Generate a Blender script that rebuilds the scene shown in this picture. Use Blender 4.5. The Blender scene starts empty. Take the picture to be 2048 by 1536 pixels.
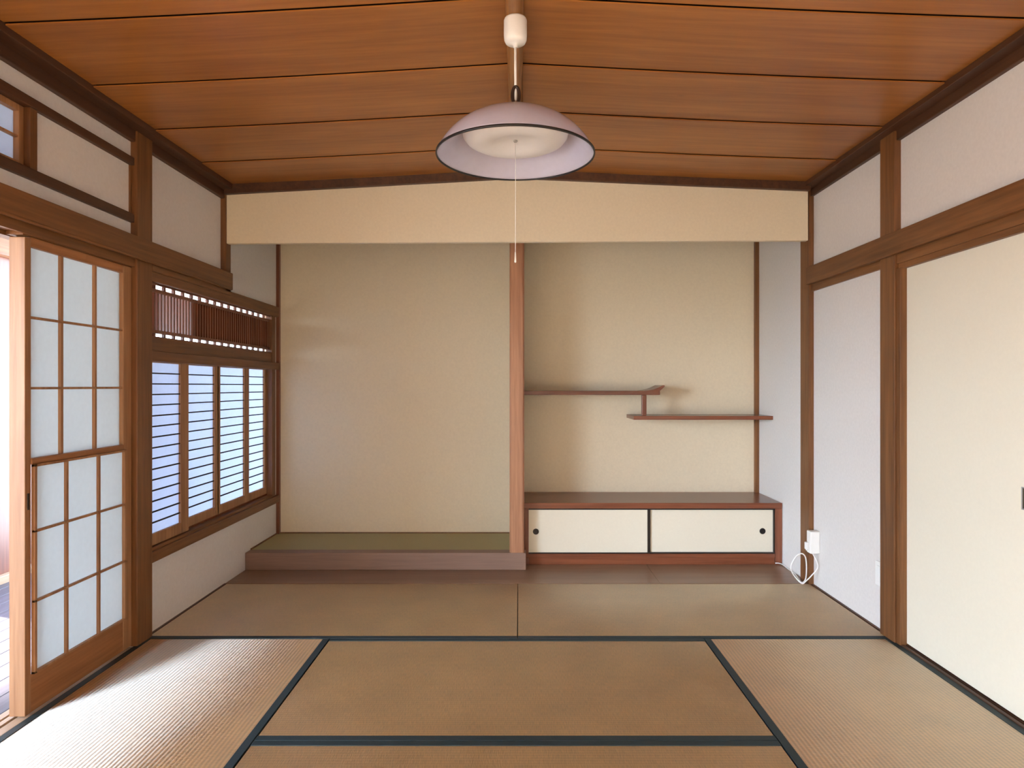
import bpy, bmesh, math, random
from mathutils import Vector, Matrix
random.seed(4)
S = bpy.context.scene
COL = S.collection
HC = 1.185                     # camera height above the tatami

# ------------------------------------------------------------------ camera
cam = bpy.data.cameras.new('camera'); cam_o = bpy.data.objects.new('camera', cam)
COL.objects.link(cam_o)
cam.sensor_width = 36; cam.lens = 36 * 1335 / 2048
cam.shift_x = -14 / 2048; cam.shift_y = 4 / 2048
cam.clip_start = 0.05
cam_o.location = (0, 0, HC); cam_o.rotation_euler = (math.pi / 2, 0, 0)
S.camera = cam_o

# ------------------------------------------------------------------ world, exposure
S.view_settings.view_transform = 'Standard'; S.view_settings.look = 'None'
S.view_settings.gamma = 1; S.view_settings.use_curve_mapping = False
S.view_settings.exposure = 0.55
SKY = 12.0; GLOW = 24.0; SUN = 50.0
w = bpy.data.worlds.new('daylight'); S.world = w; w.use_nodes = True
nt = w.node_tree; bg = nt.nodes['Background']
tc = nt.nodes.new('ShaderNodeTexCoord'); sx = nt.nodes.new('ShaderNodeSeparateXYZ')
cr = nt.nodes.new('ShaderNodeValToRGB')
cr.color_ramp.elements[0].position = 0.0; cr.color_ramp.elements[0].color = (0.74, 0.86, 1.0, 1)
cr.color_ramp.elements[1].position = 0.7; cr.color_ramp.elements[1].color = (0.52, 0.70, 1.0, 1)
nt.links.new(tc.outputs['Generated'], sx.inputs[0]); nt.links.new(sx.outputs['Z'], cr.inputs[0])
# a hazy bright zone low in the sky, garden side and behind the viewpoint
dt = nt.nodes.new('ShaderNodeVectorMath'); dt.operation = 'DOT_PRODUCT'; dt.inputs[1].default_value = Vector((-0.78, -0.60, 0.14)).normalized()
nrm = nt.nodes.new('ShaderNodeVectorMath'); nrm.operation = 'NORMALIZE'
nt.links.new(tc.outputs['Generated'], nrm.inputs[0]); nt.links.new(nrm.outputs[0], dt.inputs[0])
mxx = nt.nodes.new('ShaderNodeMath'); mxx.operation = 'MAXIMUM'; mxx.inputs[1].default_value = 0; nt.links.new(dt.outputs['Value'], mxx.inputs[0])
pw = nt.nodes.new('ShaderNodeMath'); pw.operation = 'POWER'; pw.inputs[1].default_value = 30; nt.links.new(mxx.outputs[0], pw.inputs[0])
ma = nt.nodes.new('ShaderNodeMath'); ma.operation = 'MULTIPLY_ADD'; ma.inputs[1].default_value = GLOW; ma.inputs[2].default_value = SKY
nt.links.new(pw.outputs[0], ma.inputs[0]); nt.links.new(ma.outputs[0], bg.inputs['Strength'])
nt.links.new(cr.outputs[0], bg.inputs['Color'])
sun = bpy.data.lights.new('sun', 'SUN'); sun.energy = SUN; sun.angle = math.radians(1.5); sun.color = (1.0, 0.91, 0.77)
sun_o = bpy.data.objects.new('sun', sun); COL.objects.link(sun_o)
sun_o.rotation_euler = Vector((1.0, -0.34, -0.55)).to_track_quat('-Z', 'Y').to_euler()

def portal(loc, rot, sx_, sy_):
    l = bpy.data.lights.new('sky_portal', 'AREA'); l.shape = 'RECTANGLE'; l.size = sx_; l.size_y = sy_
    o = bpy.data.objects.new('sky_portal', l); COL.objects.link(o)
    o.location = loc; o.rotation_euler = rot
    l.cycles.is_portal = True
portal((-3.38, 1.45, 0.75), (0, -math.pi / 2, 0), 2.6, 7.8)
portal((-2.55, 5.32, 0.9), (-math.pi / 2, 0, 0), 1.5, 2.4)

# ------------------------------------------------------------------ materials
def new_mat(name):
    m = bpy.data.materials.new(name); m.use_nodes = True
    return m, m.node_tree, m.node_tree.nodes['Principled BSDF']
def N(nt, t, **kw):
    n = nt.nodes.new(t)
    for k, v in kw.items():
        if k in n.inputs: n.inputs[k].default_value = v
        else: setattr(n, k, v)
    return n
def srgb(r, g, b):
    f = lambda c: ((c / 255 + 0.055) / 1.055) ** 2.4 if c > 10 else c / 255 / 12.92
    return (f(r), f(g), f(b), 1)
def plain(name, col, rough=0.5, spec=0.5, bump=0, bscale=300):
    m, nt, p = new_mat(name)
    nz = N(nt, 'ShaderNodeTexNoise', Scale=bscale, Detail=3)
    tc = N(nt, 'ShaderNodeTexCoord'); nt.links.new(tc.outputs['Object'], nz.inputs['Vector'])
    mx = N(nt, 'ShaderNodeMix', data_type='RGBA')
    mx.inputs['A'].default_value = tuple(c * 0.95 for c in col[:3]) + (1,)
    mx.inputs['B'].default_value = tuple(min(1, c * 1.05) for c in col[:3]) + (1,)
    nt.links.new(nz.outputs['Fac'], mx.inputs['Factor']); nt.links.new(mx.outputs['Result'], p.inputs['Base Color'])
    p.inputs['Roughness'].default_value = rough; p.inputs['Specular IOR Level'].default_value = spec
    if bump:
        b = N(nt, 'ShaderNodeBump', Strength=bump, Distance=0.002)
        nt.links.new(nz.outputs['Fac'], b.inputs['Height']); nt.links.new(b.outputs[0], p.inputs['Normal'])
    return m
def wood(name, c1, c2, axis, rough=0.45, fine=60, spec=0.5, knots=False, coat=0.0):
    """grain stretched along axis 0/1/2"""
    m, nt, p = new_mat(name)
    tc = N(nt, 'ShaderNodeTexCoord'); mp = N(nt, 'ShaderNodeMapping')
    sc = [1.0, 1.0, 1.0]; sc[axis] = 0.045
    mp.inputs['Scale'].default_value = sc
    nt.links.new(tc.outputs['Object'], mp.inputs['Vector'])
    n1 = N(nt, 'ShaderNodeTexNoise', Scale=fine, Detail=5, Roughness=0.6, Distortion=0.3)
    n2 = N(nt, 'ShaderNodeTexNoise', Scale=fine * 0.12, Detail=3, Distortion=1.2)
    nt.links.new(mp.outputs[0], n1.inputs['Vector']); nt.links.new(mp.outputs[0], n2.inputs['Vector'])
    ad = N(nt, 'ShaderNodeMath', operation='ADD'); ml = N(nt, 'ShaderNodeMath', operation='MULTIPLY'); ml.inputs[1].default_value = 0.5
    nt.links.new(n1.outputs['Fac'], ad.inputs[0]); nt.links.new(n2.outputs['Fac'], ad.inputs[1]); nt.links.new(ad.outputs[0], ml.inputs[0])
    cr = N(nt, 'ShaderNodeValToRGB')
    cr.color_ramp.elements[0].position = 0.34; cr.color_ramp.elements[0].color = c1
    cr.color_ramp.elements[1].position = 0.66; cr.color_ramp.elements[1].color = c2
    nt.links.new(ml.outputs[0], cr.inputs[0])
    out = cr.outputs[0]
    if knots:
        v = N(nt, 'ShaderNodeTexVoronoi', Scale=2.2)
        mp2 = N(nt, 'ShaderNodeMapping'); s2 = [1.0, 1.0, 1.0]; s2[axis] = 0.45; mp2.inputs['Scale'].default_value = s2
        nt.links.new(tc.outputs['Object'], mp2.inputs['Vector']); nt.links.new(mp2.outputs[0], v.inputs['Vector'])
        r2 = N(nt, 'ShaderNodeValToRGB')
        r2.color_ramp.elements[0].position = 0.0; r2.color_ramp.elements[0].color = (0.45, 0.45, 0.45, 1)
        r2.color_ramp.elements[1].position = 0.035; r2.color_ramp.elements[1].color = (1, 1, 1, 1)
        nt.links.new(v.outputs['Distance'], r2.inputs[0])
        mm = N(nt, 'ShaderNodeMix', data_type='RGBA', blend_type='MULTIPLY'); mm.inputs['Factor'].default_value = 1
        nt.links.new(out, mm.inputs['A']); nt.links.new(r2.outputs[0], mm.inputs['B']); out = mm.outputs['Result']
    nt.links.new(out, p.inputs['Base Color'])
    b = N(nt, 'ShaderNodeBump', Strength=0.25, Distance=0.001)
    nt.links.new(n1.outputs['Fac'], b.inputs['Height']); nt.links.new(b.outputs[0], p.inputs['Normal'])
    p.inputs['Roughness'].default_value = rough; p.inputs['Specular IOR Level'].default_value = spec
    p.inputs['Coat Weight'].default_value = coat; p.inputs['Coat Roughness'].default_value = 0.25
    return m
def wall_paper(name, col, lo=0.93):
    m, nt, p = new_mat(name)
    tc = N(nt, 'ShaderNodeTexCoord')
    nz = N(nt, 'ShaderNodeTexNoise', Scale=220, Detail=4); n2 = N(nt, 'ShaderNodeTexNoise', Scale=70, Detail=4)
    nt.links.new(tc.outputs['Object'], nz.inputs['Vector']); nt.links.new(tc.outputs['Object'], n2.inputs['Vector'])
    mx = N(nt, 'ShaderNodeMix', data_type='RGBA')
    mx.inputs['A'].default_value = tuple(c * lo for c in col[:3]) + (1,)
    mx.inputs['B'].default_value = tuple(min(1, c * (2 - lo)) for c in col[:3]) + (1,)
    nt.links.new(n2.outputs['Fac'], mx.inputs['Factor']); nt.links.new(mx.outputs['Result'], p.inputs['Base Color'])
    b = N(nt, 'ShaderNodeBump', Strength=0.35, Distance=0.0012)
    nt.links.new(nz.outputs['Fac'], b.inputs['Height']); nt.links.new(b.outputs[0], p.inputs['Normal'])
    p.inputs['Roughness'].default_value = 0.85; p.inputs['Specular IOR Level'].default_value = 0.25
    return m
def translucent(name, col, mix=0.5, rough=0.6, gloss=0.0, grough=0.2):
    m = bpy.data.materials.new(name); m.use_nodes = True; nt = m.node_tree; nt.nodes.clear()
    o = N(nt, 'ShaderNodeOutputMaterial'); d = N(nt, 'ShaderNodeBsdfDiffuse'); t = N(nt, 'ShaderNodeBsdfTranslucent')
    tc = N(nt, 'ShaderNodeTexCoord'); nz = N(nt, 'ShaderNodeTexNoise', Scale=45, Detail=5)
    nt.links.new(tc.outputs['Object'], nz.inputs['Vector'])
    mc = N(nt, 'ShaderNodeMix', data_type='RGBA')
    mc.inputs['A'].default_value = tuple(c * 0.95 for c in col[:3]) + (1,); mc.inputs['B'].default_value = tuple(min(1, c * 1.04) for c in col[:3]) + (1,)
    nt.links.new(nz.outputs['Fac'], mc.inputs['Factor'])
    nt.links.new(mc.outputs['Result'], d.inputs['Color']); nt.links.new(mc.outputs['Result'], t.inputs['Color'])
    mx = N(nt, 'ShaderNodeMixShader'); mx.inputs[0].default_value = mix
    nt.links.new(d.outputs[0], mx.inputs[1]); nt.links.new(t.outputs[0], mx.inputs[2])
    if gloss:
        g = N(nt, 'ShaderNodeBsdfGlossy', Roughness=grough); g.inputs['Color'].default_value = (1, 1, 1, 1)
        fr = N(nt, 'ShaderNodeFresnel', IOR=1.45); mg = N(nt, 'ShaderNodeMixShader')
        nt.links.new(fr.outputs[0], mg.inputs[0]); nt.links.new(mx.outputs[0], mg.inputs[1]); nt.links.new(g.outputs[0], mg.inputs[2])
        nt.links.new(mg.outputs[0], o.inputs[0])
    else:
        nt.links.new(mx.outputs[0], o.inputs[0])
    return m
def tatami_mat(name, long_axis, c1, c2, pitch=0.015, sheen=0.85):
    """rush fibres run across the long axis; ribs every 15 mm run along it"""
    m = bpy.data.materials.new(name); m.use_nodes = True; nt = m.node_tree; nt.nodes.clear()
    o = N(nt, 'ShaderNodeOutputMaterial'); p = N(nt, 'ShaderNodeBsdfPrincipled')
    tc = N(nt, 'ShaderNodeTexCoord'); sp = N(nt, 'ShaderNodeSeparateXYZ'); nt.links.new(tc.outputs['Object'], sp.inputs[0])
    across = sp.outputs['Y' if long_axis == 0 else 'X']
    mul = N(nt, 'ShaderNodeMath', operation='MULTIPLY'); mul.inputs[1].default_value = 2 * math.pi / pitch; nt.links.new(across, mul.inputs[0])
    sn = N(nt, 'ShaderNodeMath', operation='SINE'); nt.links.new(mul.outputs[0], sn.inputs[0])
    # irregular rush
    mp = N(nt, 'ShaderNodeMapping'); sc = [1.0, 1.0, 1.0]; sc[1 - long_axis] = 0.10; mp.inputs['Scale'].default_value = sc
    nt.links.new(tc.outputs['Object'], mp.inputs['Vector'])
    n1 = N(nt, 'ShaderNodeTexNoise', Scale=330, Detail=3); n2 = N(nt, 'ShaderNodeTexNoise', Scale=5, Detail=4)
    nt.links.new(mp.outputs[0], n1.inputs['Vector']); nt.links.new(tc.outputs['Object'], n2.inputs['Vector'])
    a = N(nt, 'ShaderNodeMath', operation='MULTIPLY_ADD'); a.inputs[1].default_value = 0.2 if long_axis == 1 else 0.1
    nt.links.new(sn.outputs[0], a.inputs[0]); nt.links.new(n1.outputs['Fac'], a.inputs[2])
    a2 = N(nt, 'ShaderNodeMath', operation='MULTIPLY_ADD'); a2.inputs[1].default_value = 0.5
    nt.links.new(n2.outputs['Fac'], a2.inputs[0]); nt.links.new(a.outputs[0], a2.inputs[2])
    cr = N(nt, 'ShaderNodeValToRGB')
    cr.color_ramp.elements[0].position = 0.40; cr.color_ramp.elements[0].color = c1
    cr.color_ramp.elements[1].position = 1.05 if False else 1.0; cr.color_ramp.elements[1].color = c2
    nt.links.new(a2.outputs[0], cr.inputs[0]); nt.links.new(cr.outputs[0], p.inputs['Base Color'])
    b = N(nt, 'ShaderNodeBump', Strength=0.8, Distance=0.0012)
    nt.links.new(a.outputs[0], b.inputs['Height']); nt.links.new(b.outputs[0], p.inputs['Normal'])
    p.inputs['Roughness'].default_value = 0.6; p.inputs['Specular IOR Level'].default_value = 0.35
    g = N(nt, 'ShaderNodeBsdfAnisotropic', Roughness=0.42, Anisotropy=0.85)
    g.inputs['Color'].default_value = (1.0, 0.94, 0.82, 1)
    tg = N(nt, 'ShaderNodeCombineXYZ'); tg.inputs[1 - long_axis].default_value = 1.0
    nt.links.new(tg.outputs[0], g.inputs['Tangent']); nt.links.new(b.outputs[0], g.inputs['Normal'])
    fr = N(nt, 'ShaderNodeLayerWeight', Blend=0.35)
    mr = N(nt, 'ShaderNodeMath', operation='MULTIPLY'); mr.inputs[1].default_value = sheen; nt.links.new(fr.outputs['Facing'], mr.inputs[0])
    mx = N(nt, 'ShaderNodeMixShader'); nt.links.new(mr.outputs[0], mx.inputs[0])
    nt.links.new(p.outputs[0], mx.inputs[1]); nt.links.new(g.outputs[0], mx.inputs[2]); nt.links.new(mx.outputs[0], o.inputs[0])
    return m

WC1, WC2 = srgb(90, 55, 27), srgb(136, 90, 50)
M = dict(
    wx=wood('cedar_across', WC1, WC2, 0), wy=wood('cedar_deep', WC1, WC2, 1), wz=wood('cedar_upright', WC1, WC2, 2),
    leafz=wood('sliding_frame_upright', srgb(136, 92, 56), srgb(180, 134, 92), 2, 0.5), leafy=wood('sliding_frame_deep', srgb(130, 82, 44), srgb(176, 120, 74), 1, 0.5),
    ceil=wood('ceiling_board', srgb(138, 82, 34), srgb(178, 118, 56), 0, 0.34, fine=38, spec=0.5, knots=True),
    gap_shade=plain('dark_gap_shade', srgb(34, 18, 8), 0.9),
    dark=wood('dark_shaded_rail', srgb(60, 36, 22), srgb(90, 56, 34), 1, 0.5),  # shade on left cornice and transom rails is put into this darker wood
    log=wood('ridge_log', srgb(120, 80, 40), srgb(170, 118, 66), 1, 0.4, fine=90),
    redx=wood('red_cedar_across', srgb(100, 54, 34), srgb(140, 82, 56), 0, 0.26), redz=wood('red_cedar_upright', srgb(100, 54, 34), srgb(140, 82, 56), 2, 0.32),
    toko=wood('pale_red_post', srgb(142, 94, 66), srgb(190, 140, 106), 2, 0.4),
    brd=wood('brown_floor_board', srgb(128, 98, 76), srgb(150, 118, 92), 0, 0.35, fine=80),
    kam=wood('platform_front', srgb(124, 98, 84), srgb(142, 114, 98), 0, 0.5, fine=90),
    ver=wood('grey_veranda_board', srgb(60, 58, 72), srgb(92, 88, 104), 1, 0.4),
    sill=wood('pale_sill', srgb(176, 146, 116), srgb(206, 180, 150), 1, 0.5),
    white=wall_paper('pale_wall_paper', (0.74, 0.71, 0.675)), cream=wall_paper('cream_wall_paper', (0.76, 0.67, 0.50)),
    fus=wall_paper('cream_door_paper', (0.78, 0.735, 0.60), 0.97),
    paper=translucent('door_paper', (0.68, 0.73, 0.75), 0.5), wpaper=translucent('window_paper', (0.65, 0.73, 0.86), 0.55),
    tx=tatami_mat('rush_across', 0, srgb(118, 86, 46), srgb(194, 150, 94)), ty=tatami_mat('rush_deep', 1, srgb(118, 86, 46), srgb(194, 150, 94)),
    goza=plain('green_rush', srgb(168, 158, 112), 0.6, bump=0.6, bscale=260),
    heri=plain('dark_green_cloth', srgb(36, 52, 56), 0.6, 0.4, bump=0.4, bscale=600),
    black=plain('black_lacquer', srgb(26, 20, 18), 0.35), rimm=plain('black_rim', srgb(22, 20, 22), 0.4),
    plastic=plain('white_plastic', srgb(236, 236, 232), 0.35), cord=plain('white_cord', srgb(240, 240, 238), 0.4),
    reel=plain('brown_plastic', srgb(46, 28, 20), 0.3), bronze=plain('bronze', srgb(70, 62, 48), 0.35),
    steel=plain('grey_metal', srgb(150, 150, 146), 0.3),
    shade=translucent('lilac_acrylic', (0.80, 0.79, 0.93), 0.5, gloss=1, grough=0.22), diffuser=translucent('milky_acrylic', (0.98, 0.98, 0.98), 0.2, gloss=1, grough=0.35),
    clear=plain('clear_plastic', srgb(200, 200, 200), 0.2),
    ground=plain('garden_gravel', srgb(172, 166, 156), 0.9, bump=0.5, bscale=60), outwall=plain('outside_plaster', srgb(190, 184, 172), 0.9),
)

# ------------------------------------------------------------------ geometry helpers; h is height relative to the eye, z = h + HC
def obj(name, bm, m, parent=None, bevel=0.0, smooth=False):
    bmesh.ops.recalc_face_normals(bm, faces=bm.faces)
    me = bpy.data.meshes.new(name); bm.to_mesh(me); bm.free()
    me.materials.append(M[m] if isinstance(m, str) else m)
    o = bpy.data.objects.new(name, me); COL.objects.link(o)
    if parent: o.parent = parent
    if smooth:
        for f in me.polygons: f.use_smooth = True
    if bevel:
        b = o.modifiers.new('bevel', 'BEVEL'); b.width = bevel; b.segments = 2; b.limit_method = 'ANGLE'
    return o
def bx(bm, x0, x1, y0, y1, h0, h1):
    v = [bm.verts.new((x, y, h + HC)) for x in (x0, x1) for y in (y0, y1) for h in (h0, h1)]
    for f in ((0, 1, 3, 2), (4, 6, 7, 5), (0, 4, 5, 1), (2, 3, 7, 6), (0, 2, 6, 4), (1, 5, 7, 3)):
        bm.faces.new([v[i] for i in f])
def boxes(name, m, lst, parent=None, bevel=0.0015):
    bm = bmesh.new()
    for b in lst: bx(bm, *b)
    return obj(name, bm, m, parent, bevel)
def prism_xz(bm, pts, y0, y1):
    a = [bm.verts.new((x, y0, h + HC)) for x, h in pts]; b = [bm.verts.new((x, y1, h + HC)) for x, h in pts]
    bm.faces.new(a); bm.faces.new(b[::-1])
    n = len(pts)
    for i in range(n): bm.faces.new((a[i], b[i], b[(i + 1) % n], a[(i + 1) % n]))
def prism_yz(bm, pts, x0, x1):
    a = [bm.verts.new((x0, y, h + HC)) for y, h in pts]; b = [bm.verts.new((x1, y, h + HC)) for y, h in pts]
    bm.faces.new(a); bm.faces.new(b[::-1])
    n = len(pts)
    for i in range(n): bm.faces.new((a[i], b[i], b[(i + 1) % n], a[(i + 1) % n]))
def lathe(bm, prof, cx, cy, n=96, closed=False):
    rings = []
    for r, h in prof:
        if r < 1e-6: rings.append([bm.verts.new((cx, cy, h + HC))])
        else: rings.append([bm.verts.new((cx + r * math.cos(2 * math.pi * i / n), cy + r * math.sin(2 * math.pi * i / n), h + HC)) for i in range(n)])
    prs = list(zip(rings, rings[1:])) + ([(rings[-1], rings[0])] if closed else [])
    for a, b in prs:
        for i in range(n):
            j = (i + 1) % n
            if len(a) == 1 and len(b) == 1: continue
            if len(a) == 1: bm.faces.new((a[0], b[i], b[j]))
            elif len(b) == 1: bm.faces.new((a[i], b[0], a[j]))
            else: bm.faces.new((a[i], b[i], b[j], a[j]))
def smooth_path(pts, k=8):
    P = [Vector(p) for p in pts]; P = [P[0]] + P + [P[-1]]; out = []
    for i in range(1, len(P) - 2):
        for s in range(k):
            t = s / k; a, b, c, d = P[i - 1], P[i], P[i + 1], P[i + 2]
            out.append(0.5 * (2 * b + (c - a) * t + (2 * a - 5 * b + 4 * c - d) * t * t + (3 * b - a - 3 * c + d) * t ** 3))
    out.append(P[-2]); return out
def tube(bm, pts, r, n=10):
    """pts are (x, y, h)"""
    P = [Vector((p[0], p[1], p[2] + HC)) for p in pts]; rings = []
    up = Vector((0.3, 0.9, 0.2)).normalized()
    for i, p in enumerate(P):
        t = (P[min(i + 1, len(P) - 1)] - P[max(i - 1, 0)]).normalized()
        u = up - t * up.dot(t)
        if u.length < 1e-4: u = t.orthogonal()
        u.normalize(); up = u; v = t.cross(u)
        rings.append([bm.verts.new(p + r * (math.cos(2 * math.pi * k / n) * u + math.sin(2 * math.pi * k / n) * v)) for k in range(n)])
    for a, b in zip(rings, rings[1:]):
        for k in range(n): bm.faces.new((a[k], a[(k + 1) % n], b[(k + 1) % n], b[k]))
    bm.faces.new(rings[0][::-1]); bm.faces.new(rings[-1])
def tag(o, label, cat, group=None, kind=None):
    o['label'] = label; o['category'] = cat
    if group: o['group'] = group
    if kind: o['kind'] = kind
    return o
def root(name, loc, label, cat, group=None, kind=None):
    o = bpy.data.objects.new(name, None); COL.objects.link(o); o.location = (loc[0], loc[1], loc[2] + HC)
    o.empty_display_size = 0.1
    return tag(o, label, cat, group, kind)
def adopt(r, *kids):
    """kids are modelled in world coordinates"""
    for k in kids:
        k.parent = r; k.matrix_parent_inverse = Matrix.Translation(r.location).inverted()
    return r
FL = -HC
XL, XR = -1.765, 1.76          # wall surfaces
PF = 0.03                      # post proudness
YB = 4.88                      # back wall
ED = 3.985                     # front plane of the hanging wall

# ------------------------------------------------------------------ floor, ground, ceiling
S_ = 'structure'
tag(boxes('floor', 'gap_shade', [(-1.87, 1.9, -2.5, 4.98, FL - 0.16, FL - 0.056)], bevel=0), 'dark sub-floor seen only in the joints under the tatami', 'floor', kind=S_)
bm = bmesh.new()
k = 0; x = -3.2
while x < -1.88:
    bx(bm, x, x + 0.104, -2.4, 5.3, FL - 0.06, FL - 0.028); x += 0.107
tag(obj('floor', bm, 'ver', bevel=0.002), 'grey-toned wooden veranda floorboards outside the open paper door', 'floor', kind=S_)
tag(boxes('floor', 'sill', [(-1.87, 1.9, -2.45, 0.46, FL - 0.055, FL - 0.001)], bevel=0), 'plain floor of the adjoining room behind the viewpoint', 'floor', kind=S_)
bm = bmesh.new(); bx(bm, -40, -3.3, -30, 40, FL - 0.6, FL - 0.45)
tag(obj('ground', bm, 'ground'), 'pale gravel ground of the garden beyond the veranda', 'ground', kind=S_)

# wooden board in front of and under the alcoves
tag(boxes('floor', 'brd', [(XL, 0.845, 4.007, YB, FL - 0.05, FL), (0.847, XR, 4.007, YB, FL - 0.05, FL)]), 'dull brown wooden floorboard between the tatami and the alcoves', 'floorboard', kind=S_)

# ceiling: low pitched, lapped boards over a ridge
RX, RH = -0.015, 1.276
EL, ER = 1.188, 1.203
bm = bmesh.new()
def slope_h(x):
    return RH + (EL - RH) * (RX - x) / (RX + 1.70) if x < RX else RH + (ER - RH) * (x - RX) / (1.70 - RX)
ys = [4.0 - 0.4535 * i for i in range(10)]
for i in range(9):
    y1, y0 = ys[i] - 0.004, ys[i + 1] + 0.004
    for xa, xb in ((-1.80, RX), (RX, 1.80)):
        n = 8; top = []; bot = []
        for s in range(n + 1):
            x = xa + (xb - xa) * s / n
            sag = 0.006 * math.sin(math.pi * s / n)
            h = slope_h(x) - sag
            bot.append((bm.verts.new((x, y0, h - 0.004 + HC)), bm.verts.new((x, y1, h + 0.002 + HC))))
            top.append((bm.verts.new((x, y0, h + 0.001 + HC)), bm.verts.new((x, y1, h + 0.007 + HC))))
        for s in range(n):
            a, b, c, d = bot[s], bot[s + 1], top[s + 1], top[s]
            bm.faces.new((a[0], b[0], b[1], a[1])); bm.faces.new((d[0], d[1], c[1], c[0]))
            bm.faces.new((a[0], d[0], c[0], b[0])); bm.faces.new((a[1], b[1], c[1], d[1]))
        for s in (0, n): bm.faces.new((bot[s][0], bot[s][1], top[s][1], top[s][0]))
ceil = tag(obj('ceiling', bm, 'ceil'), 'shallow pitched ceiling of wide orange-brown wooden boards', 'ceiling', kind=S_)
bm = bmesh.new()
prism_xz(bm, [(-1.87, EL + 0.005), (RX, RH + 0.02), (1.87, ER + 0.005), (1.87, 1.5), (-1.87, 1.5)], -0.1, 4.98)
back = obj('backing', bm, 'gap_shade', ceil)  # dark sheet paints the shade in the seams between boards
# ridge log
bm = bmesh.new()
prof = [(RX + 0.030 * math.cos(a), RH - 0.020 + 0.036 * math.sin(a)) for a in [math.pi * 2 * i / 28 for i in range(28)]]
prism_xz(bm, prof, 0.0, ED + 0.03)
tag(obj('trim_1', bm, 'log', smooth=False), 'rounded brown ridge log running along the ceiling peak', 'ridge beam', kind=S_)
# ceiling over the adjoining room and over the veranda
tag(boxes('ceiling', 'white', [(-1.87, 1.87, -2.45, -0.1, 1.18, 1.3)], bevel=0), 'plain ceiling of the adjoining room behind the viewpoint', 'ceiling', kind=S_)
tag(boxes('ceiling', 'wy', [(-3.6, -1.87, -2.5, 5.3, 1.16, 1.22)], bevel=0), 'wooden veranda ceiling outside the paper doors', 'ceiling', kind=S_)

# ------------------------------------------------------------------ walls
WX = -1.87
tag(boxes('wall_left', 'white', [
    (WX, XL, 0.20, 1.00, FL, 1.5), (WX, XL, -2.45, -2.3, FL, 1.5), (WX, XL, -2.3, 0.20, 0.55, 1.5), (WX, XL, 0.50, 3.10, 0.58, 0.76), (WX, XL, 2.43, 3.10, 0.76, 1.02), (WX, XL, 0.50, 3.10, 1.02, 1.5),
    (WX, XL, 3.10, 4.95, 0.53, 1.5), (-1.81, XL, 4.80, 4.95, -0.83, 0.53), (WX, XL, 3.10, 4.95, FL - 0.1, -0.83),
], bevel=0), 'pale papered left wall around the door and the lattice window', 'wall', kind=S_)
tag(boxes('wall_right', 'white', [
    (XR, 1.9, 3.07, 4.95, FL - 0.1, 1.5), (XR - 0.015, XR + .01, 4.10, 4.95, FL, 1.3), (XR, 1.9, 0.45, 3.07, 0.55, 1.5), (1.82, 1.9, 0.45, 3.07, FL - 0.1, 0.55), (XR, 1.9, -2.45, 0.45, FL - 0.1, 1.5),
], bevel=0), 'pale papered right wall above and beside the sliding doors', 'wall', kind=S_)
tag(boxes('wall_back', 'cream', [(WX, 1.9, YB, 4.98, FL - 0.1, 1.5)], bevel=0), 'cream papered wall at the back of both alcoves', 'wall', kind=S_)
tag(boxes('wall_rear', 'white', [(WX, 1.9, -2.55, -2.45, FL - 0.1, 1.5)], bevel=0), 'plain wall of the adjoining room behind the viewpoint', 'wall', kind=S_)
# hanging wall over the alcoves
bm = bmesh.new()
prism_xz(bm, [(-1.734, 0.844), (1.714, 0.862), (1.714, 1.23), (RX, 1.29), (-1.734, 1.21)], 3.955, ED + 0.005)
tag(obj('wall_hanging', bm, 'cream', bevel=0.004), 'cream papered hanging wall above the alcoves under the ceiling peak', 'wall', kind=S_)
tag(boxes('ceiling', 'wx', [(XL, XR, ED + 0.03, YB, 1.27, 1.30)], bevel=0), 'alcove ceiling hidden behind the hanging wall', 'ceiling', kind=S_)
# partition between the alcoves
tag(boxes('wall_partition', 'cream', [(-0.04, 0.022, 4.40, YB, FL, 1.27)], bevel=0), 'cream partition behind the round-edged alcove post', 'wall', kind=S_)
# veranda outer side
tag(boxes('wall_veranda', 'outwall', [(-3.6, WX, -2.5, -2.4, FL - 0.5, 1.3), (-3.36, -3.24, -2.4, 5.3, 0.93, 1.2)], bevel=0), 'outer side of the veranda above the open garden side', 'wall', kind=S_)

# ------------------------------------------------------------------ posts and rails (room trim)
tn = [1]
def trim(m, lst, label, cat, bevel=0.003):
    tn[0] += 1
    return tag(boxes('trim_%d' % tn[0], m, lst, bevel=bevel), label, cat, kind=S_)
trim('wz', [(WX - 0.005, XL + PF, 3.034, 3.160, FL, 1.19)], 'brown cedar post between the open paper door and the lattice window', 'post')
trim('wz', [(XL - 0.02, XL + PF, 3.948, 4.020, 0.56, 1.19)], 'short brown post hanging at the left end of the hanging wall', 'post')
trim('wz', [(XR - PF, XR + 0.03, 3.076, 3.200, FL, 1.178)], 'brown cedar post beside the large cream sliding door', 'post')
trim('wz', [(XR - PF, XR + 0.03, 3.985, 4.105, FL, 1.20)], 'brown cedar post at the right edge of the shelf alcove', 'post')
trim('wz', [(XR - 0.043, XR - 0.010, YB - 0.03, YB + 0.02, -0.79, 1.27)], 'thin dark corner strip at the right of the shelf alcove', 'corner strip', 0.001)
trim('redz', [(XL - 0.01, XL + 0.022, YB - 0.03, YB + 0.02, -1.075, 1.27)], 'thin dark corner strip at the left of the main alcove', 'corner strip', 0.001)
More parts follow.
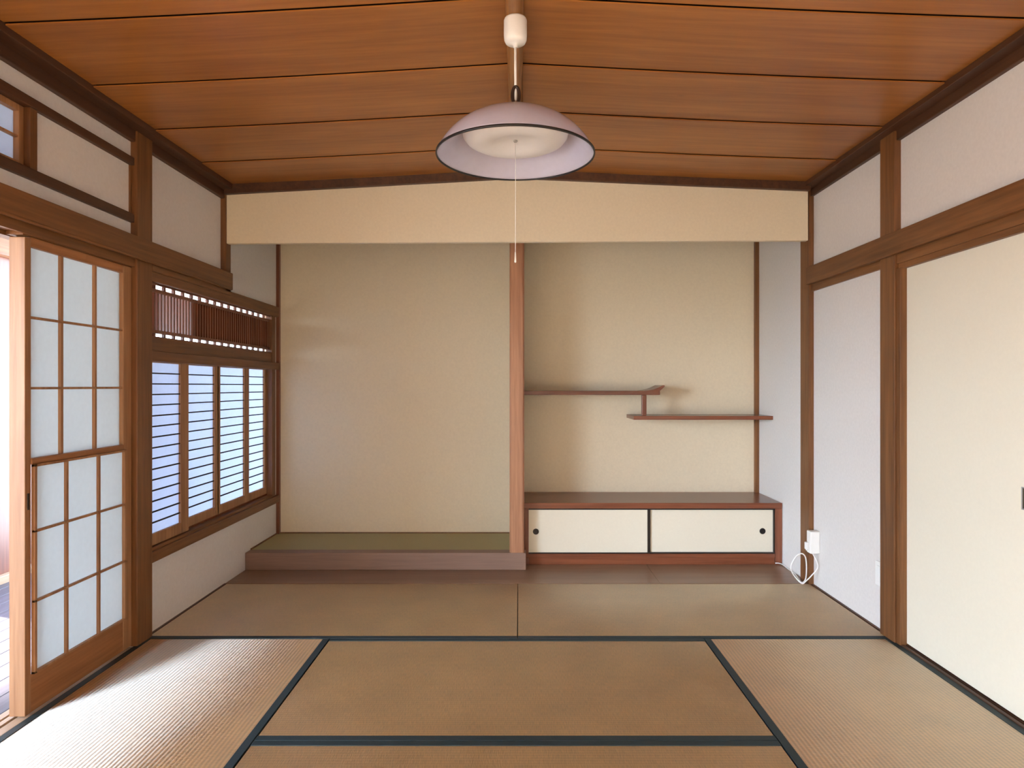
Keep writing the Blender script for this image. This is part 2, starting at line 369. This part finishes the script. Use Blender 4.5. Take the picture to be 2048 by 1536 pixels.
# long rails
trim('wy', [(XL - 0.03, XL + PF + 0.012, 0.40, 4.022, 0.578, 0.678), (XL + PF + 0.010, XL + PF + 0.017, 0.40, 4.0, 0.573, 0.584)], 'wide brown rail along the left wall above door and window', 'wall rail')
trim('wy', [(XR - PF - 0.012, XR + 0.02, 0.40, 4.0, 0.605, 0.708)], 'wide brown rail along the right wall above the sliding doors', 'wall rail')
trim('wy', [(WX, -1.822, 0.45, 3.034, 0.535, 0.60), (WX, XL + 0.015, 0.45, 2.37, 0.552, 0.60), (WX, XL + 0.004, 2.37, 3.034, 0.5385, 0.60), (-1.756, XL + 0.02, 0.45, 3.034, 0.540, 0.60)], 'grooved brown lintel over the paper door', 'lintel', 0.001)
trim('wy', [(XR - 0.012, XR + 0.08, 0.45, 3.076, 0.537, 0.62), (XR - 0.02, XR + 0.02, 0.45, 3.076, 0.562, 0.62)], 'dark recessed lintel over the cream sliding doors', 'lintel', 0.001)
trim('wy', [(XR - 0.014, XR + 0.02, 3.20, 3.985, 0.565, 0.62)], 'narrow brown ledge under the rail between the right posts', 'lintel', 0.001)
# cornices
trim('dark', [(XL - 0.02, XL + 0.022, 0.0, 4.0, 1.110, 1.165), (XL - 0.02, XL + 0.080, 0.0, 4.0, 1.158, 1.20)], 'shade-darkened stepped cornice where the left wall meets the ceiling', 'cornice')
trim('dark', [(XR - 0.020, XR + 0.02, 0.0, 4.0, 1.133, 1.180), (XR - 0.075, XR + 0.02, 0.0, 4.0, 1.176, 1.215)], 'brown stepped cornice where the right wall meets the ceiling', 'cornice')
bm = bmesh.new()
prism_xz(bm, [(-1.735, 1.131), (RX, 1.226), (RX, 1.29), (-1.735, 1.21)], 3.923, 3.958)
prism_xz(bm, [(1.715, 1.152), (RX, 1.226), (RX, 1.29), (1.715, 1.22)], 3.923, 3.958)
tn[0] += 1
tag(obj('trim_%d' % tn[0], bm, 'dark'), 'dark gable strip between the hanging wall and the ceiling', 'cornice', kind=S_)
# transom rails on the left wall
trim('dark', [(XL - 0.03, XL + 0.018, 0.45, 3.034, 1.001, 1.037)], 'upper shade-darkened rail of the transom over the paper door', 'rail')
trim('dark', [(XL - 0.03, XL + 0.018, 0.45, 3.034, 0.742, 0.781)], 'lower shade-darkened rail of the transom over the paper door', 'rail')
trim('wz', [(XL - 0.01, XL + 0.006, 3.018, 3.036, 0.781, 1.001), (XL - 0.02, XL + 0.012, 2.395, 2.43, 0.781, 1.001)], 'upright brown strips closing the transom panel over the door', 'strip', 0.001)
# floor strips
trim('sill', [(-1.872, -1.842, 0.5, 3.034, FL - 0.05, FL - 0.001), (-1.831, -1.809, 0.5, 3.034, FL - 0.05, FL - 0.001), (-1.796, -1.757, 0.5, 3.034, FL - 0.05, FL - 0.001), (-1.872, -1.757, 0.5, 3.034, FL - 0.055, FL - 0.02)],
     'pale grooved wooden sill under the paper door', 'sill', 0.001)
trim('dark', [(1.742, 1.757, 0.5, 3.076, FL - 0.05, FL + 0.006), (1.764, 1.80, 0.5, 3.076, FL - 0.05, FL + 0.006), (1.742, 1.81, 0.5, 3.076, FL - 0.055, FL - 0.004)], 'dark grooved wooden sill under the cream sliding doors', 'sill', 0.001)
trim('dark', [(XL - 0.01, XL + 0.012, 3.16, 4.0, FL - 0.05, FL + 0.003)], 'thin strip at the floor under the lattice window wall', 'floor strip', 0.001)
trim('dark', [(XR - 0.012, XR + 0.01, 3.20, 3.985, FL - 0.05, FL + 0.003)], 'thin strip at the floor between the two right posts', 'floor strip', 0.001)
trim('wz', [(XR - 0.022, XR + 0.06, 3.043, 3.076, FL, 0.54)], 'narrow jamb strip on the near side of the right post', 'jamb', 0.002)
tag(boxes('sun_blocker', 'wy', [(-6.0, -3.30, 2.4, 7.2, 0.95, 1.02)], bevel=0), 'added unseen eave outside the veranda', 'sun_blocker', kind=S_)  # unseen slab added to keep sun off the window and door papers
# outer post, panel and rails at the veranda's garden side
trim('redz', [(-3.30, -3.20, 1.30, 2.90, FL - 0.05, 0.80), (-3.30, -3.20, 3.70, 4.45, FL - 0.05, 0.80)], 'reddish brown wooden panel on the garden side of the veranda', 'panel')
trim('leafy', [(-3.30, -3.14, -2.4, 5.3, 0.80, 0.93)], 'brown head rail on the garden side of the veranda', 'rail')
trim('sill', [(-3.30, -3.16, -2.4, 5.3, FL - 0.3, FL + 0.02)], 'golden wooden sill on the garden side of the veranda', 'sill')

# ------------------------------------------------------------------ left paper door (yukimi shoji) = door_1
r = root('door_1', (-1.79, 2.7, FL), 'open sliding paper door with brown grid standing left of the lattice window', 'sliding door', kind=S_)
x0, x1 = -1.817, -1.760
a = [boxes('stile', 'leafz', [(x0, x1, 2.378, 2.408, FL + 0.006, 0.532)], bevel=0.002), boxes('stile', 'leafz', [(x0, x1, 2.970, 3.032, FL + 0.006, 0.538)], bevel=0.002),
     boxes('top_rail', 'leafy', [(x0 + .003, x1 - .002, 2.408, 2.970, 0.503, 0.538)]), boxes('bottom_rail', 'leafy', [(x0 + .003, x1 - .002, 2.408, 2.970, FL + 0.006, -1.040)]),
     boxes('middle_rail', 'leafy', [(x0 + .012, x1 + .004, 2.408, 2.970, -0.283, -0.262)])]
lat = []
for y in (2.581, 2.786): lat.append((x1 - 0.018, x1 - 0.006, y - 0.007, y + 0.007, -0.262, 0.503))
for h in (0.248, -0.008): lat.append((x1 - 0.016, x1 - 0.004, 2.408, 2.970, h - 0.0045, h + 0.0045))
a.append(boxes('upper_lattice', 'leafz', lat, bevel=0.001))
a.append(boxes('upper_paper', 'paper', [(x1 - 0.020, x1 - 0.0185, 2.406, 2.972, -0.27, 0.505)], bevel=0))
lat = []
xs = x1 + 0.014
for y in (2.408, 2.958): lat.append((xs - 0.014, xs, y, y + 0.012, -1.040, -0.283))
for y in (2.584, 2.782): lat.append((xs - 0.012, xs - 0.001, y - 0.006, y + 0.006, -1.040, -0.283))
for h in (-0.525, -0.778): lat.append((xs - 0.011, xs, 2.408, 2.970, h - 0.0045, h + 0.0045))
for h in (-1.040, -0.292): lat.append((xs - 0.014, xs, 2.408, 2.970, h, h + 0.009))
a.append(boxes('lower_lattice', 'leafz', lat, bevel=0.001))
a.append(boxes('lower_paper', 'paper', [(xs - 0.0145, xs - 0.013, 2.412, 2.966, -1.036, -0.287)], bevel=0))
a.append(boxes('finger_pull', 'black', [(x1 - 0.003, x1 + 0.0012, 2.388, 2.400, -0.445, -0.385)], bevel=0.001))
adopt(r, *a)

# ------------------------------------------------------------------ cream sliding doors on the right = door_2, door_3
for i, (y0, y1, xf, lab) in enumerate(((2.16, 3.043, 1.768, 'large plain cream sliding door next to the right post'), (1.28, 2.18, 1.795, 'nearer plain cream sliding door on the right wall'))):
    r = root('door_%d' % (i + 2), (xf, (y0 + y1) / 2, FL), lab, 'sliding door', kind=S_)
    p = boxes('panel', 'fus', [(xf, xf + 0.02, y0, y1, FL + 0.012, 0.54)], bevel=0.001)
    yy = 2.322 if i == 0 else 1.36
    h1 = boxes('handle', 'steel', [(xf - 0.003, xf + 0.002, yy - 0.024, yy - 0.020, -0.432, -0.356), (xf - 0.003, xf + 0.002, yy + 0.020, yy + 0.024, -0.432, -0.356), (xf - 0.003, xf + 0.002, yy - 0.024, yy + 0.024, -0.434, -0.430), (xf - 0.003, xf + 0.002, yy - 0.024, yy + 0.024, -0.358, -0.354)], bevel=0.0005)
    h2 = boxes('handle_recess', 'bronze', [(xf - 0.001, xf + 0.002, yy - 0.020, yy + 0.020, -0.430, -0.358)], bevel=0)
    adopt(r, p); 
    h1.parent = p; h2.parent = h1
tag(boxes('wall_right', 'white', [(1.79, 1.83, 0.45, 1.28, FL, 0.55)], bevel=0), 'continuation of the right wall beyond the sliding doors', 'wall', kind=S_)

# ------------------------------------------------------------------ transom paper window = window_1
r = root('window_1', (XL - 0.03, 1.5, 0.78), 'small high paper window above the open door at the left edge', 'window', kind=S_)
xa, xb = XL - 0.04, XL - 0.012
f = boxes('window_frame', 'leafz', [(xa, xb, 2.372, 2.395, 0.781, 1.001), (xa, xb, 0.5, 2.372, 0.978, 1.001), (xa, xb, 0.5, 2.372, 0.781, 0.800), (xa, xb, 0.5, 0.53, 0.80, 0.978), (xa, xb, 1.45, 1.50, 0.80, 0.978)])
g = boxes('lattice', 'leafz', [(xa + 0.01, xb - 0.004, 0.53, 2.372, 0.884, 0.892)] + [(xa + 0.01, xb - 0.004, y, y + 0.007, 0.80, 0.978) for y in (0.9, 1.2, 1.8, 2.09)], bevel=0)
p = boxes('paper', 'wpaper', [(xa + 0.006, xa + 0.0075, 0.51, 2.39, 0.785, 0.998)], bevel=0)
adopt(r, f, g, p)

# ------------------------------------------------------------------ lattice window of the alcove side = window_2
r = root('window_2', (XL, 3.96, -0.78), 'side window of four paper panels with fine horizontal bars below a rod transom', 'window', kind=S_)
YA, YZ = 3.158, 4.775
fr = boxes('window_frame', 'wy', [
    (WX, XL + 0.020, YA, 4.87, 0.500, 0.572), (XL - 0.02, XL + 0.030, 3.16, 4.02, 0.545, 0.579),
    (WX, XL + 0.006, YA, YZ, 0.150, 0.238), (XL - 0.02, XL + 0.022, YA, 4.87, 0.118, 0.168),
    (WX, XL + 0.010, YA, YZ, -0.800, -0.775), (XL - 0.03, XL + 0.024, YA, 4.86, -0.842, -0.790)], bevel=0.002)
jm = boxes('jamb', 'wz', [(-1.80, XL + 0.010, 4.745, 4.81, -0.79, 0.50)], bevel=0.002)
sl = boxes('groove_strip', 'redx', [(XL - 0.036, XL - 0.028, YA, YZ, -0.775, -0.765)], bevel=0)
adopt(r, fr, jm, sl)
# rod transom
rods = []
y = YA + 0.01
while y < 4.73:
    rods.append((XL - 0.029, XL - 0.0175, y, y + 0.0120, 0.272, 0.462)); y += 0.031
tr = boxes('rods', 'redz', rods, bevel=0)
sp = [(XL - 0.034, XL - 0.010, YA, 4.745, 0.458, 0.474), (XL - 0.034, XL - 0.010, YA, 4.745, 0.258, 0.274), (XL - 0.036, XL - 0.006, YA, 4.745, 0.492, 0.502), (XL - 0.036, XL - 0.006, YA, 4.745, 0.234, 0.242)]
y = 3.171
while y < 4.73:
    sp += [(XL - 0.028, XL - 0.016, y - 0.008, y + 0.008, 0.470, 0.500), (XL - 0.028, XL - 0.016, y - 0.008, y + 0.008, 0.238, 0.262)]; y += 0.0935
cb = boxes('comb_rails', 'redz', sp, bevel=0)
bk = boxes('rod_backing', 'redz', [(XL - 0.05, XL - 0.04, 3.62, 4.74, 0.262, 0.470)], bevel=0)
adopt(r, tr, cb, bk)
def leaf(y0, y1, xf, s0, s1):
    """one sliding paper panel: stile widths s0, s1"""
    f = boxes('panel_frame', 'leafz', [(xf - 0.022, xf, y0, y0 + s0, -0.772, 0.150), (xf - 0.022, xf, y1 - s1, y1, -0.772, 0.150),
        (xf - 0.021, xf - 0.001, y0, y1, 0.114, 0.150), (xf - 0.021, xf - 0.001, y0, y1, -0.772, -0.716)], bevel=0.001)
    bars = []
    for i in range(1, 16):
        h = 0.114 - i * (0.830 / 16); bars.append((xf - 0.012, xf - 0.005, y0 + s0, y1 - s1, h - 0.0032, h + 0.0032))
    b = boxes('bars', 'gap_shade', bars, f, bevel=0); p = boxes('paper', 'wpaper', [(xf - 0.0145, xf - 0.0130, y0 + 0.01, y1 - 0.01, -0.74, 0.13)], f, bevel=0)  # backlit darkness of the bars is put into their colour
    return f
adopt(r, leaf(3.165, 3.575, XL - 0.004, 0.05, 0.080), leaf(3.535, 3.990, XL - 0.030, 0.045, 0.05), leaf(3.975, 4.408, XL - 0.030, 0.038, 0.038), leaf(4.405, 4.745, XL - 0.030, 0.035, 0.035))

# ------------------------------------------------------------------ tatami mats
def mat(x0, x1, y0, y1, along, label, borders):
    g = 0.002
    r = root('tatami_mat', ((x0 + x1) / 2, (y0 + y1) / 2, FL - 0.05), label, 'tatami mat', 'tatami mats laid edge to edge on the floor')
    s = boxes('rush_surface', 'tx' if along == 0 else 'ty', [(x0 + g, x1 - g, y0 + g, y1 - g, FL - 0.055, FL)], bevel=0.003)
    kids = [s]
    for b in borders:
        w = 0.031
        q = {'n': (x0 + g, x1 - g, y1 - w, y1 - g), 's': (x0 + g, x1 - g, y0 + g, y0 + w), 'w': (x0 + g, x0 + w, y0 + g, y1 - g), 'e': (x1 - w, x1 - g, y0 + g, y1 - g)}[b]
        kids.append(boxes('cloth_border', 'heri', [q + (FL - 0.01, FL + 0.0022)], bevel=0.001))
    adopt(r, *kids); return r
XM0, XM1 = -0.886, 0.866
TL, TR = -1.754, 1.744
mat(TL, -0.007, 3.130, 4.0, 0, 'tatami mat in the back row, left one, in front of the raised alcove', 's')
mat(-0.007, TR, 3.130, 4.0, 0, 'tatami mat in the back row, right one, in front of the shelf alcove', 's')
mat(TL, XM0, 1.38, 3.130, 1, 'brightly lit tatami mat beside the open paper door at the left', 'we')
mat(XM1, TR, 1.38, 3.130, 1, 'tatami mat along the large cream sliding door at the right', 'we')
mat(XM0, XM1, 2.228, 3.130, 0, 'central tatami mat lying crosswise under the pendant lamp', 'ns')
mat(XM0, XM1, 1.36, 2.228, 0, 'tatami mat cut by the bottom edge of the picture, nearest to the viewer', 'ns')
tag(boxes('floor', 'tx', [(TL, TR, 0.46, 1.36, FL - 0.055, FL - 0.001)], bevel=0), 'tatami floor nearest the viewpoint, below the picture', 'floor', kind=S_)

# ------------------------------------------------------------------ main alcove platform and its post
r = root('alcove_platform', (-0.86, 4.58, FL), 'low raised alcove platform with green rush top and dull brown front', 'platform')
a = boxes('front_board', 'kam', [(XL + 0.001, 0.045, 4.298, 4.385, FL, -1.0745)], bevel=0.003)
b = boxes('rush_top', 'goza', [(XL + 0.001, -0.062, 4.385, YB, FL, -1.0755)], bevel=0.002)
c = boxes('edge_strip', 'wy', [(XL + 0.001, XL + 0.008, 4.385, YB, -1.0755, -1.068), (XL + 0.008, -0.062, YB - 0.006, YB, -1.0755, -1.068)], bevel=0)
adopt(r, a, b, c)
bm = bmesh.new()
pts = []
cxp, hw, y0, y1, ch = -0.0135, 0.0475, 4.302, 4.400, 0.010
sec = [(cxp - hw + ch, y0), (cxp + hw - ch, y0), (cxp + hw, y0 + ch), (cxp + hw, y1), (cxp - hw, y1), (cxp - hw, y0 + ch)]
A = [bm.verts.new((x, y, -1.0745 + HC)) for x, y in sec]; B = [bm.verts.new((x, y, 1.26 + HC)) for x, y in sec]
bm.faces.new(A[::-1]); bm.faces.new(B)
for i in range(6): bm.faces.new((A[i], A[(i + 1) % 6], B[(i + 1) % 6], B[i]))
tag(obj('alcove_post', bm, 'toko'), 'tall polished reddish post between the two alcoves standing on the platform', 'post')

# ------------------------------------------------------------------ low cabinet
YF = 4.42
r = root('cabinet', (0.89, 4.65, FL), 'low built-in alcove cabinet with brown frame and two cream sliding doors', 'cabinet')
cx0, cx1 = 0.046, XR - 0.0165
parts = [
    boxes('cabinet_top', 'redx', [(0.024, cx1, YF, YB, -0.812, -0.775)], bevel=0.002),
    boxes('side_panel', 'redz', [(cx1 - 0.046, cx1, YF + 0.001, YB, FL, -0.812)], bevel=0.002),
    boxes('side_panel', 'redz', [(cx0 - 0.010, cx0 + 0.018, YF + 0.006, YB, FL, -0.812)], bevel=0.002),
    boxes('base_rail', 'redx', [(cx0, cx1 - 0.046, YF + 0.002, YF + 0.05, -1.140, -1.112), (cx0, cx1 - 0.046, YF + 0.010, YF + 0.06, FL, -1.140)], bevel=0.002),
    boxes('cabinet_back', 'redx', [(cx0, cx1, YB - 0.015, YB, FL, -0.812), (cx0, cx1 - 0.046, YF + 0.05, YB - 0.015, -1.125, -1.112)], bevel=0)]
adopt(r, *parts)
def cab_door(x0, x1, yf, px):
    p = boxes('sliding_door', 'fus', [(x0, x1, yf, yf + 0.012, -1.1115, -0.8125)], bevel=0.001)
    bm = bmesh.new(); n = 28; yf2 = yf - 0.0015
    def ring(rad, y): return [bm.verts.new((px + rad * math.cos(2 * math.pi * i / n), y, -0.9665 + HC + rad * math.sin(2 * math.pi * i / n))) for i in range(n)]
    rs = [ring(0.020, yf), ring(0.020, yf2), ring(0.0165, yf2 - 0.0005), ring(0.015, yf - 0.0004), ring(0.006, yf - 0.0004), ring(0.005, yf - 0.0012)]
    for a, b in zip(rs, rs[1:]):
        for i in range(n): bm.faces.new((a[i], a[(i + 1) % n], b[(i + 1) % n], b[i]))
    bm.faces.new(rs[-1])
    k = obj('round_pull', bm, 'black', p)
    return p
adopt(r, cab_door(0.056, 0.853, YF + 0.012, 0.112), cab_door(0.873, cx1 - 0.047, YF + 0.026, 1.622),
      boxes('door_stile', 'black', [(0.853, 0.873, YF + 0.014, YF + 0.036, -1.1115, -0.8125)], bevel=0.001),
      boxes('door_track', 'black', [(0.050, cx1 - 0.046, YF + 0.007, YF + 0.04, -1.1140, -1.1045), (0.050, cx1 - 0.046, YF + 0.008, YF + 0.04, -0.8215, -0.8115), (cx1 - 0.053, cx1 - 0.045, YF + 0.010, YF + 0.04, -1.112, -0.812)], bevel=0))

# ------------------------------------------------------------------ staggered shelves
ys0 = 4.58
s = tag(boxes('upper_shelf', 'redx', [(0.023, 0.968, ys0, YB, -0.061, -0.034)], bevel=0.002), 'upper left board of the staggered alcove shelves, with upturned end', 'shelf')
bm = bmesh.new()
prism_xz(bm, [(0.850, -0.0345), (0.89, -0.0300), (0.925, -0.0225), (0.958, -0.010), (0.990, 0.006), (1.000, 0.004), (0.998, -0.006), (0.984, -0.018), (0.966, -0.034)], ys0 - 0.002, YB - 0.02)
e = obj('upturned_end', bm, 'redx', s)
tag(boxes('lower_shelf', 'redx', [(0.786, XR - 0.016, ys0, YB - 0.036, -0.232, -0.206), (0.786, XR - 0.05, YB - 0.04, YB, -0.232, -0.206)], bevel=0.002), 'lower right board of the staggered alcove shelves reaching the side wall', 'shelf')
tag(boxes('shelf_strut', 'redz', [(0.845, 0.877, ys0 + 0.006, ys0 + 0.036, -0.206, -0.061)], bevel=0.004), 'short upright strut joining the two staggered shelves', 'strut')

# ------------------------------------------------------------------ pendant lamp
LX, LY = -0.012, 2.22
r = root('pendant_lamp', (LX, LY, 1.22), 'white domed pendant lamp with black rim hanging from the ridge log', 'pendant lamp')
bm = bmesh.new(); lathe(bm, [(0, 1.220), (0.036, 1.220), (0.0385, 1.214), (0.0385, 1.165), (0.0375, 1.150), (0.033, 1.141), (0.024, 1.136), (0.009, 1.133), (0.007, 1.126), (0, 1.125)], LX, LY, 48)
can = obj('canopy', bm, 'plastic', smooth=True)
bm = bmesh.new(); tube(bm, [(LX, LY, 1.13), (LX, LY, 1.05), (LX + .001, LY, 0.95)], 0.0042)
cord = obj('power_cord', bm, 'cord', smooth=True)
bm = bmesh.new(); n = 40; ring = []     # oval cord adjuster: an open ring
for i in range(n):
    a = 2 * math.pi * i / n; ring.append((LX + 0.0015 + 0.0115 * math.cos(a), LY, 0.966 + 0.028 * math.sin(a)))
P = [Vector((q[0], q[1], q[2] + HC)) for q in ring]; rr = []
for i in range(n):
    t = (P[(i + 1) % n] - P[i - 1]).normalized(); u = Vector((0, 1, 0)); v = t.cross(u)
    rr.append([bm.verts.new(P[i] + 0.0060 * math.cos(b) * v + 0.009 * math.sin(b) * u) for b in [2 * math.pi * k / 10 for k in range(10)]])
for i in range(n):
    a, b = rr[i], rr[(i + 1) % n]
    for k in range(10): bm.faces.new((a[k], a[(k + 1) % 10], b[(k + 1) % 10], b[k]))
reel = obj('cord_adjuster', bm, 'reel', smooth=True)
RR, HR = 0.262, 0.767
AP = 0.146
def dome(t): # t 0 rim .. 1 apex
    rs = (RR * RR + AP * AP) / (2 * AP); am = math.asin(RR / rs); a = am * (1 - t)
    k = 0.10 * math.sin(math.pi * t)
    return (rs * math.sin(a) * (1 + 0.35 * k), HR + rs * (math.cos(a) - math.cos(am)) + AP * 0.3 * k)
prof = [dome(i / 30) for i in range(30)] + [(0.012, HR + AP)]
inner = [(max(r_ - 0.0025, 0.010), h - 0.0025 if i > 0 else h) for i, (r_, h) in enumerate(prof)]
bm = bmesh.new(); lathe(bm, prof + inner[::-1], LX, LY, 128, closed=True)
shade = obj('lamp_shade', bm, 'shade', smooth=True)
bm = bmesh.new(); lathe(bm, [(RR + 0.0015, HR + 0.003), (RR + 0.0022, HR - 0.001), (RR + 0.001, HR - 0.004), (RR - 0.003, HR - 0.004), (RR - 0.0035, HR + 0.001)], LX, LY, 128, closed=True)
rim = obj('rim', bm, 'rimm', smooth=True); rim.parent = shade
bm = bmesh.new(); lathe(bm, [(0, HR + AP + 0.018), (0.018, HR + AP + 0.016), (0.026, HR + AP + 0.006), (0.030, HR + AP - 0.006), (0, HR + AP - 0.006)], LX, LY, 48)
cap = obj('top_cap', bm, 'plastic', smooth=True)
H0 = 0.801
bm = bmesh.new()
pf = [(0.0, H0 + 0.016), (0.010, H0 + 0.015), (0.03, H0 + 0.013), (0.055, H0 + 0.010), (0.075, H0 + 0.004), (0.095, H0 - 0.001), (0.120, H0 - 0.001), (0.145, H0 + 0.004), (0.163, H0 + 0.013), (0.173, H0 + 0.026), (0.178, H0 + 0.045), (0.176, H0 + 0.055)]
lathe(bm, pf, LX, LY, 112)
for v in bm.verts: pass
diff = obj('diffuser', bm, 'diffuser', smooth=True)
sd = diff.modifiers.new('thick', 'SOLIDIFY'); sd.thickness = 0.002
bm = bmesh.new(); lathe(bm, [(0, H0 + 0.010), (0.004, H0 + 0.009), (0.007, H0 + 0.0125), (0.006, H0 + 0.017)], LX, LY, 24)
eye = obj('cord_eyelet', bm, 'steel', smooth=True)
bm = bmesh.new(); tube(bm, [(LX, LY, H0 + 0.012), (LX + .0005, LY, 0.65), (LX, LY, 0.44)], 0.0009, 6)
pull = obj('pull_cord', bm, 'cord', smooth=True)
bm = bmesh.new(); lathe(bm, [(0, 0.446), (0.0018, 0.445), (0.0032, 0.420), (0.0036, 0.413), (0.0022, 0.410), (0, 0.410)], LX, LY, 16)
knob = obj('pull_knob', bm, 'plastic', smooth=True); knob.parent = pull
# lamp housing between cap and diffuser
bm = bmesh.new(); lathe(bm, [(0, HR + AP - 0.006), (0.024, HR + AP - 0.006), (0.028, HR + 0.105), (0.115, HR + 0.098), (0.125, HR + 0.088), (0.120, HR + 0.080), (0, HR + 0.080)], LX, LY, 64)
hous = obj('lamp_housing', bm, 'plastic', smooth=False)
adopt(r, can, cord, reel, shade, cap, diff, eye, pull, hous)

# ------------------------------------------------------------------ sockets, adapter, cables
r = root('outlet_adapter', (XR - 0.03, 3.92, -0.98), 'white plug adapter box beside the right alcove post with a looped white cable', 'adapter')
ad = boxes('adapter_body', 'plastic', [(1.703, XR, 3.900, 3.955, -0.982, -0.852)], bevel=0.006)
pl = boxes('plug', 'plastic', [(1.685, 1.704, 3.915, 3.945, -0.962, -0.918)], bevel=0.005)
adopt(r, ad, pl)
def pp(px, py, d): return ((px - 1038) * d / 1335, d, (772 - py) * d / 1335)
pts = [(1.690, 3.930, -0.966), pp(1619, 1098, 3.92), pp(1631, 1118, 3.91), pp(1635, 1135, 3.90), pp(1624, 1150, 3.90), pp(1612, 1162, 3.915), pp(1604, 1167, 3.945), pp(1592, 1156, 3.96), pp(1583, 1142, 3.95), pp(1583, 1128, 3.94), pp(1592, 1113, 3.93), pp(1603, 1107, 3.93),
       pp(1611, 1115, 3.94), pp(1613, 1138, 3.95), pp(1611, 1158, 3.965), pp(1604, 1165, 3.975)]
pts += [(1.712, 4.10, FL + 0.006), (1.734, 4.20, FL + 0.005), (1.737, 4.32, FL + 0.005), (1.734, 4.395, FL + 0.010), (1.718, 4.412, FL + 0.0135), (1.695, 4.4135, FL + 0.0135)]
bm = bmesh.new(); tube(bm, smooth_path(pts, 8), 0.0036, 8)
adopt(r, obj('cable', bm, 'cord', smooth=True))
r = root('wall_socket', (XR, 3.24, -0.92), 'white wall socket plate low on the right wall next to the post', 'wall socket')
adopt(r, boxes('socket_plate', 'plastic', [(XR - 0.008, XR, 3.215, 3.285, -0.975, -0.855)], bevel=0.003), boxes('socket_insert', 'plastic', [(XR - 0.011, XR - 0.007, 3.235, 3.265, -0.955, -0.875)], bevel=0.002))
